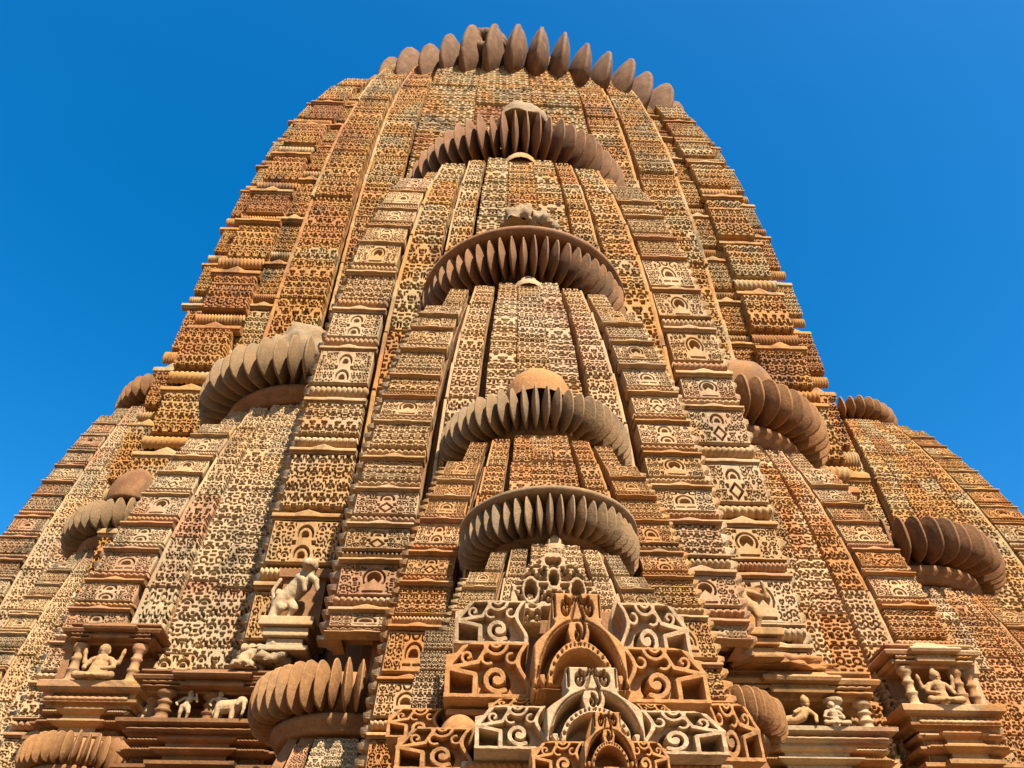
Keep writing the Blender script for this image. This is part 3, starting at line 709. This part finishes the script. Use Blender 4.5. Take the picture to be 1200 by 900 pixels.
def niche(label, px, Y, wpx, rows, pillars, mats=('moulding', 'orange'), side=0, deep=.24, rough=False):
    """rows: pixel rows of canopy top, canopy underside, sill top, sill underside, foot"""
    zt, zc, zs, zsb, zf = [at_y(px, r, Y)[2] for r in rows]
    P = at_y(px, rows[0], Y); sc_ = FPX/px_of(P)[2]; W = wpx/sc_
    t = thing('niche_shrine', label, 'niche', (P[0], Y, zf), 0, 'niches with carved figures')
    m0, m1 = mats; ext = 1.2; hw = W/2; ch = zt-zc; g_ = .035
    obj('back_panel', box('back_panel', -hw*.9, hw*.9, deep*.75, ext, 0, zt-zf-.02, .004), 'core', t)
    L_ = lambda z0, h, q: [(z0+h*a-zf, b*g_) for a, b in q]
    obj('canopy', moulded('canopy', -hw*.9, hw*.9, 0, ext, L_(zc, ch, [(0, .2), (.10, .4), (.12, 1.1), (.26, 1.3), (.30, .7), (.40, .7), (.44, 2.2), (.56, 2.5), (.62, 2.3), (.66, 1.4), (.80, .9), (.86, 1.6), (.93, 1.6), (1, .4)])), m0, t)
    obj('rope_molding', ROPES[2], m0, t, (0, -.052, zc+ch*.35-zf), (0, 0, 0), (W*.96, .022, ch*.07))
    obj('rope_molding', ROPES[3], m0, t, (0, -.045, zc+ch*.19-zf), (0, 0, 0), (W*.98, .018, ch*.06))
    sh = zs-zsb
    obj('sill', moulded('sill', -hw*.92, hw*.92, 0, ext, L_(zsb, sh, [(0, .5), (.12, .7), (.2, 1.4), (.3, 1.5), (.34, .8), (.55, 1.0), (.62, 2.0), (.72, 2.5), (.95, 2.6), (1, 2.3)])), m1, t)
    o = obj('carved_panel', rng.choice(LAT_KF), m0, t, (0, -.032, zsb+sh*.44-zf), (0, 0, 0), (W*.9, .012, sh*.2))
    bh = zsb-zf
    obj('base_molding', moulded('base_molding', -hw*.86, hw*.86, 0, ext, L_(zf, bh, [(0, 2.0), (.10, 2.1), (.14, 1.2), (.20, .2), (.36, .1), (.40, 1.2), (.46, 1.9), (.52, 1.9), (.56, .8), (.62, .2), (.74, .2), (.78, 1.2), (.86, 1.5), (.90, .6), (1, .2)])), m0, t)
    obj('base_molding', moulded('base_molding', -hw*.40, hw*.40, -.055, .2, L_(zf, bh, [(.02, 1.9), (.12, 2.0), (.16, 1.1), (.22, .2), (.35, .1), (.41, 1.1), (.47, 1.8), (.51, 1.8), (.55, .7), (.63, .2), (.73, .2), (.79, 1.1), (.85, 1.4), (.89, .5), (.97, .2)])), m1, t)
    obj('canopy_front', moulded('canopy_front', -hw*.34, hw*.34, -.05, .2, L_(zc, ch, [(.13, 1.0), (.25, 1.2), (.31, .6), (.41, .6), (.45, 2.1), (.55, 2.4), (.63, 2.2), (.68, 1.2), (.90, .3), (1.12, -1.2)])), m0, t)
    for sg in (-1, 1):
        obj('rope_molding', ROPES[1], m0, t, (sg*hw*.66, -.072, bh*.49), (0, 0, 0), (W*.24, .03, bh*.055)); obj('rope_molding', ROPES[3], m1, t, (sg*hw*.62, -.05, bh*.82), (0, 0, 0), (W*.30, .03, bh*.05))
    obj('rope_molding', ROPES[3], m1, t, (0, -.085, zsb+sh*.22-zf), (0, 0, 0), (W*.95, .02, sh*.09))
    nb = max(2, int(W/.13))
    for k in range(nb):
        obj('carved_panel', rng.choice(LAT_KF), m1, t, ((k+.5-nb/2)*W*.84/nb, -.004, zf+bh*.28-zf), (0, 0, 0), (W*.80/nb, .014, bh*.15))
        obj('carved_panel', rng.choice(LAT_K), m0, t, ((k+.5-nb/2)*W*.84/nb, -.008, bh*.68), (0, 0, 0), (W*.80/nb, .012, bh*.11))
    obj('rope_molding', ROPES[1], m0, t, (0, -.066, bh*.49), (0, 0, 0), (W*.95, .02, bh*.05))
    pr = .033*(W/.57)**.3
    for fx, fy in pillars:
        obj('pillar', pillar_mesh(pr, zc-zs), m1, t, (fx*hw, fy, zs-zf))
    if side:
        xa = hw*.94 if side > 0 else -hw*1.14
        obj('side_panel', moulded('side_panel', xa, xa+hw*.2, .03, ext, [(zsb-zf, .01), (zsb-zf+.03, .02), (zsb-zf+.04, 0), (zc-zf-.04, 0), (zc-zf-.02, .02), (zc+ch*.4-zf, .02)]), m0, t)
    return t, (P[0], Y, zs), (zc-zs)
FG = 'carved figures in the niches'
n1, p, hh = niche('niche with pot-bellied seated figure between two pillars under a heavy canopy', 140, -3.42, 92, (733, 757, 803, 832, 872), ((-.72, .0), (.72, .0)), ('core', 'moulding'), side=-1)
statue('statue', 'small seated pot-bellied figure with raised arms inside the shaded niche', wide(seated(.05, .16), 1.15), (p[0]-.01, p[1]-.04, p[2]), hh*1.08)
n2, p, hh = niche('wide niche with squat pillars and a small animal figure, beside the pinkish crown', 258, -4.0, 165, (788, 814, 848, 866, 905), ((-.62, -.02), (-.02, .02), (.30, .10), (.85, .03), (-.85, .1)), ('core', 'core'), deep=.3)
statue('statue', 'small four-legged animal figure with trunk between squat pillars', elephant(), (p[0]+.12, p[1]-.05, p[2]), hh*1.45, mat='grey')
statue('statue', 'small attendant standing next to the four-legged animal figure', wide(standing(.05), 1.4), (p[0]+.05, p[1]-.01, p[2]), hh*1.1, mat='grey', base=False)
statue('statue', 'small worn figure with raised arm between the squat pillars', wide(standing(-.05, 1), 1.4), (p[0]-.13, p[1]-.02, p[2]), hh*1.08, mat='grey', base=False)
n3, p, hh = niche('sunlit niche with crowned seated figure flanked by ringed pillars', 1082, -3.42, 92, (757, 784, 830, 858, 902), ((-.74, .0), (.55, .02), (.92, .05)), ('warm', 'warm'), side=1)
statue('statue', 'small seated figure with tall crown inside the sunlit niche', wide(seated(.2, .12), 1.15), (p[0]-.03, p[1]-.04, p[2]), hh*1.0)
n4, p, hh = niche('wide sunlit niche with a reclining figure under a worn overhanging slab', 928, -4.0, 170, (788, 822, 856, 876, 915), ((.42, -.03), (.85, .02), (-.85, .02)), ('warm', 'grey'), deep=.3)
statue('statue', 'small reclining figure on the pale ledge of the sunlit niche', wide(reclining(), 1.0), (p[0]-.06, p[1]-.07, p[2]), hh*1.5, mat='statue')
statue('statue', 'small pale seated figure beside the reclining one', wide(seated(.08, .12, False), 1.2), (p[0]+.15, p[1]-.06, p[2]), hh*.98, mat='creamy')
statue('statue', 'small standing figure behind the reclining one', wide(standing(.06, 1), 1.4), (p[0]-.24, p[1]-.02, p[2]), hh*1.08, mat='statue', base=False)
# rough fallen and weathered slabs on the niche roofs
for nm, lab, px, py, Y, sx, sy, sz, sd_, mt in (('roof_stone', 'broken grey stone lying on the shaded wide niche roof', 318, 776, -3.95, .13, .12, .10, 21, 'lump'), ('roof_stone', 'long worn slab resting on the sunlit wide niche roof', 915, 786, -4.0, .30, .16, .07, 23, 'warm'), ('roof_stone', 'jagged pale stone wedged beside the broken grey stone', 290, 783, -4.0, .08, .10, .07, 27, 'creamy')):
    P = at_y(px, py, Y); tag(obj(nm, lump_mesh(nm, sx, sy, sz, .6, 1.7, sd_, sub=4, chip=.3), mt, None, tuple(P)), lab, 'stone')
# free figures on brackets high on the front
def bracket_figure(label, blabel, px, yt, yb, y2, Y, wpx, caps, mat, rot=0):
    zt, zb, z2 = [at_y(px, r, Y)[2] for r in (yt, yb, y2)]; P = at_y(px, yb, Y); k = FPX/px_of(P)[2]; W = wpx/k
    t = thing('stone_bracket', blabel, 'bracket', (P[0], Y, z2), 0, 'brackets carrying figures')
    dz = zb-z2
    for (a, b, q, yy) in ((.70, 1.0, 1.0, .16), (.42, .70, .84, .13), (.18, .42, .66, .10), (0, .18, .9, .12)):
        obj('bracket_slab', box('bracket_slab', -W/2*q, W/2*q, -yy, .25, dz*a+.002, dz*b-.002, .008), mat, t)
    obj('back_slab', moulded('back_slab', -W*.42, W*.42, .10, .35, [(dz, .0), (dz+(zt-zb)*.9, .0), (dz+(zt-zb)*.92, .03), (dz+(zt-zb)*1.06, .035)]), 'core' if mat == 'grey' else 'orange', t)
    statue('statue', label, caps, (P[0], Y-.06, zb), (zt-zb)*1.05, rot, 'statue' if mat != 'grey' else 'grey', base=False, cat='statue')
bracket_figure('rearing lion statue with a small attendant on a stepped bracket', 'pale stepped bracket below the rearing lion', 342, 664, 735, 772, -3.95, 62, lion(), 'grey')
bracket_figure('standing swaying figure with raised hand on an orange bracket', 'orange stepped bracket below the standing figure', 878, 686, 748, 780, -4.12, 60, wide(standing(.06, 1), 1.5), 'warm')

# ------------------------------------------------------------------ arched pediment over the front projection
PED = thing('arched_pediment', 'openwork arched pediment of orange and cream stone scrolls standing low on the front', 'pediment', (0, -5.6, ZG))
def grid(a, n=76):
    nx = int(n*a) if a > 1 else n; nz = n if a > 1 else int(n/a)
    x = np.linspace(-1, 1, nx+1); z = np.linspace(0, 1, nz+1); return np.meshgrid(x, z)
def arch_plate(a, seed=0):
    """horseshoe arch within a larger arch, a leaf drop between them, square scrolled block on top"""
    X, Z = grid(a, 110); AX = np.abs(X)
    k = np.clip((Z-.42)/.28, 0, 1)
    side = np.where(Z < .70, .98-.46*k**2*(3-2*k), .54)
    side = np.where(Z < .10, 1.0, side)
    mask = AX <= side
    el = lambda rx, rz, c=0.0: np.sqrt((AX/rx)**2+((Z-c)/rz)**2)
    e1, e2, e3 = el(.86, .64, .03), el(.72, .47, .03), el(.58, .35, .05)
    cres = np.maximum((e1-1)*.6, -(e2-1)*.6)
    tear = np.hypot(X/.24, (Z-.58)/.19)-1
    cres = np.maximum(cres, -tear*.2); cres = np.maximum(cres, .16-Z)
    op = np.maximum((e3-1)*.5, .07-Z)
    H = sm(cres, .03)*sm(op, .03)
    t = .020
    sp = spiral(AX, Z, .27, .86, .02, .11, 1.15, t, 200, -1)
    sp = U_(sp, seg(AX, Z, 0, .985, .13, .74, t)); sp = U_(sp, arc(AX, Z, .16, 1.0, .10, t, 190, 330))
    sp = U_(sp, seg(AX, Z, .49, .76, .49, .97, t*.7))
    sp = U_(sp, spiral(X, Z, -.03, .56, .015, .08, 1.0, t, 90)); sp = U_(sp, arc(X, Z, .02, .62, .11, t*.8, -60, 60))
    sp = U_(sp, arc(AX, Z, .80, .12, .09, .025, -60, 220)); sp = U_(sp, seg(AX, Z, .30, .03, .95, .03, .010))
    H = H*(1-.28*(1-sm(sp, .03)))
    th = np.arctan2(Z, AX); bead = np.clip(np.sin(th*34), 0, 1); band = np.clip(1-np.abs((e2-.90))/.055, 0, 1); H = H*(1-.12*bead*band*(Z > .1))
    rim = np.abs(e1-1.06)-.012; H = H*(1-.12*(1-sm(rim, .02)))
    H = H*(1-.03*np.abs(np.sin(X*7+seed)*np.cos(Z*8)))
    edge = np.clip((side-AX)/.04, 0, 1); H = H*(.88+.12*edge)
    return H, mask
def wing_plate(a, seed=0):
    """scrollwork in raised bars on a sunk ground; inner side towards +x: wavy stem; outer side: framed box opening"""
    X, Z = grid(a, 104); r = random.Random(seed); x = X/1.3; q = lambda v: v/1.3
    xin = q(.86)+.10*np.sin(Z*math.pi*2.0+.7)
    mask = (x < xin) & (Z < 1.0-.20*np.clip(-X-.25, 0, 1))
    t = .052
    st = np.abs(x-(xin-.055))-.05                                             # wavy stem
    st = U_(st, Z-.075)                                                       # bottom rail
    st = U_(st, np.maximum(Z-1.0, .93-Z+.0*x))                                 # top rail
    fr = [(-.72, .06), (-.72, .50), (-.24, .40), (-.24, .06)]
    for (p0, p1) in zip(fr, fr[1:]): st = U_(st, seg(x, Z, p0[0], p0[1], p1[0], p1[1], t))
    st = U_(st, seg(x, Z, -.72, .50, -.20, .62, t)); st = U_(st, seg(x, Z, -.20, .62, -.02, .95, t*.8)); st = U_(st, seg(x, Z, -.74, .5, -.42, .93, t))
    sx, sz = .14, .33
    st = U_(st, spiral(x, Z, sx, sz, .06, .245, 1.15, t*1.05, 250, 1))          # large curl
    st = U_(st, np.hypot(x-sx, Z-sz+.02)-.085)
    st = U_(st, spiral(x, Z, -.38, .72, .03, .12, .9, t*.7, 300, 1)); st = U_(st, arc(x, Z, -.02, .70, .11, t*.7, 100, 300)); st = U_(st, arc(x, Z, .12, .97, .20, t*.8, 185, 355)); st = U_(st, arc(x, Z, .12, 1.0, .10, t*.7, 185, 355)); st = U_(st, arc(x, Z, .40, .70, .09, t*.7, 90, 330))
    ground = np.full_like(X, .58)
    hole = np.maximum.reduce([x+.24, -(x+.72), Z-.50+.2*(x+.72), .06-Z])
    ground = np.where(hole < 0, .0, ground); ground = np.where(np.hypot(x-sx, Z-sz) < .25, .12, ground)
    ground = np.where((Z > .95-.18*np.clip((.18-np.abs(x-.12))*6, 0, 1)) & (np.abs(x-.12) < .19), .15, ground)
    k = sm(-st, .022); H = ground*(1-k)+k
    H = H*(1-.03*np.abs(np.sin(X*8+seed)*np.cos(Z*9)))
    return H, mask
def plate(fn, x0, x1, y0, y1, Y, depth, back, mat, name, flip=False, seed=0, tilt=0.0):
    Y -= .14
    cx = (x0+x1)/2; zt, zb = at_y(cx, y0, Y)[2], at_y(cx, y1, Y)[2]; ym = (y0+y1)/2
    xa, xb = at_y(x0, ym, Y)[0], at_y(x1, ym, Y)[0]
    w, h = xb-xa, zt-zb
    H, mask = fn(w/h*(1 if fn is arch_plate else 1), seed)
    me = relief(name, H, depth, back, mask, (-w/2, w/2, -h/2, h/2))
    return obj(name, me, mat, PED, ((xa+xb)/2, Y+5.6, (zt+zb)/2-ZG), (tilt, 0, 0), (-1 if flip else 1, 1, 1))
def slab(x0, x1, y0, y1, Y, back, mat, name='pediment_slab', bev=.008):
    Y -= .14
    cx = (x0+x1)/2; zt, zb = at_y(cx, y0, Y)[2], at_y(cx, y1, Y)[2]; ym = (y0+y1)/2
    xa, xb = at_y(x0, ym, Y)[0], at_y(x1, ym, Y)[0]
    return obj(name, box(name, xa, xb, Y+5.6, Y+5.6+back, zb-ZG, zt-ZG, bev), mat, PED)
# body of the projection behind the plates
slab(500, 830, 742, 1100, -5.55, .5, 'core', 'pediment_body'); slab(452, 872, 850, 1100, -5.60, .5, 'core', 'pediment_body')
slab(560, 770, 715, 1000, -5.50, .4, 'core', 'pediment_body')
def crest(a, seed=0):
    H = lattice(3, 4, 4, 24, [3, 2, 1, 2, 1, 4], t=.085); nz, nx = H.shape
    X, Z = np.meshgrid(np.linspace(-1, 1, nx), np.linspace(0, 1, nz)); AX = np.abs(X)
    mask = (AX < 1.0-.85*np.clip((Z-.40)/.6, 0, 1)**1.6+.06*np.sin(Z*25)) & ~((Z < .22) & (np.hypot(X/.6, Z) < .5)) & (np.hypot(AX-.52, Z-.45) > .13) & (np.hypot(X, Z-.62) > .10)
    big = U_(np.abs(np.hypot(AX-.52, Z-.45)-.17)-.035, np.abs(np.hypot(X, Z-.62)-.14)-.035)
    H = np.maximum(H, sm(-big, .03))
    return H, mask
plate(crest, 596, 700, 655, 738, -5.72, .05, .06, 'creamy', 'crest_plate', seed=2)
def horn(a, seed=0):
    X, Z = grid(a); mask = np.abs(X-.25*np.sin(Z*3)) < .75*(1-Z)**.6+.04
    return sm(np.hypot(X/1.6, Z-.25)-.16, .06), mask
plate(horn, 588, 612, 698, 750, -5.78, .04, .05, 'creamy', 'crest_horn'); plate(horn, 712, 738, 702, 756, -5.78, .04, .05, 'creamy', 'crest_horn', flip=True)
WD, WB = .10, .12
plate(wing_plate, 533, 618, 719, 770, -5.86, WD, .22, 'creamy', 'wing_plate', seed=1)
plate(wing_plate, 718, 800, 722, 788, -5.86, WD, .22, 'creamy', 'wing_plate', True, seed=2)
plate(wing_plate, 522, 622, 768, 832, -5.96, WD, .30, 'orange', 'wing_plate', seed=3)
plate(wing_plate, 722, 820, 774, 838, -5.96, WD, .30, 'orange', 'wing_plate', True, seed=4)
plate(arch_plate, 620, 726, 721, 830, -6.04, .14, .30, 'orange', 'arch_plate', seed=5)
slab(522, 820, 832, 840, -6.00, .35, 'orange')
slab(524, 816, 842, 866, -5.84, .25, 'core', 'pediment_body')
plate(wing_plate, 572, 636, 825, 848, -6.02, .05, .15, 'orange', 'wing_plate', seed=6); plate(wing_plate, 742, 784, 832, 852, -6.02, .05, .15, 'orange', 'wing_plate', True, seed=7)
plate(wing_plate, 556, 640, 842, 892, -6.12, WD, .25, 'creamy', 'wing_plate', seed=8); plate(wing_plate, 742, 840, 848, 898, -6.12, WD, .25, 'creamy', 'wing_plate', True, seed=9)
plate(arch_plate, 634, 746, 803, 892, -6.16, .12, .26, 'creamy', 'arch_plate', seed=10)
plate(wing_plate, 622, 684, 876, 916, -6.26, .05, .2, 'orange', 'wing_plate', seed=11); plate(wing_plate, 732, 780, 876, 916, -6.26, .05, .2, 'orange', 'wing_plate', True, seed=12)
plate(arch_plate, 678, 738, 850, 916, -6.30, .09, .2, 'orange', 'arch_plate', seed=13)
slab(540, 860, 893, 904, -6.10, .3, 'creamy'); 
plate(wing_plate, 466, 556, 866, 915, -6.00, WD, .3, 'orange', 'wing_plate', seed=14); plate(wing_plate, 822, 880, 838, 905, -5.94, WD, .3, 'orange', 'wing_plate', True, seed=15)
plate(wing_plate, 455, 520, 838, 872, -5.92, .06, .25, 'orange', 'wing_plate', seed=16)
o = obj('carved_panel', LAT_C[1], 'creamy', PED, tuple(at_y(498, 818, -5.9)-np.array([0, -5.6, ZG])), (0, 0, 0), (.085, .02, .14))
for (xa, xb, yy, Yr) in ((526, 620, 846, -6.0), (728, 816, 850, -6.0), (545, 640, 899, -6.26), (745, 850, 901, -6.26)):
    a_, b_ = at_y(xa, yy, Yr), at_y(xb, yy, Yr)
    obj('rope_molding', ROPES[1], 'orange', PED, ((a_[0]+b_[0])/2, Yr+5.6, a_[2]-ZG), (0, 0, 0), (b_[0]-a_[0], .02, .011))
for k, (yy, xx) in enumerate(((752, 514), (776, 510), (800, 506), (824, 503))):
    obj('carved_panel', LAT_KF[k % 6], ['grey', 'panel', 'creamy', 'warm'][k], PED, tuple(at_y(xx, yy, -5.71)-np.array([0, -5.6, ZG])), (0, 0, 0), (.105, .02, .066))
def boss(x, y, Y, r, mat):
    Y -= .14; P = at_y(x, y, Y); me = lathe('round_boss', [(r, .1), (r, 0), (r*.85, -.03), (r*.6, -.04), (.001, -.045)], 24)
    me.transform(Matrix.Rotation(math.pi/2, 4, 'X') @ Matrix.Scale(1, 4)); me.transform(Matrix.Scale(-1, 4, (0, 1, 0)))
    obj('round_boss', me, mat, PED, tuple(P-np.array([0, -5.6, ZG])))
boss(538, 862, -6.03, .055, 'orange')
# ------------------------------------------------------------------ scale everything from modelling units to metres
for o in TOPS:
    o.location = (o.location.x*S, o.location.y*S, o.location.z*S+EYE); o.scale = (o.scale.x*S, o.scale.y*S, o.scale.z*S)
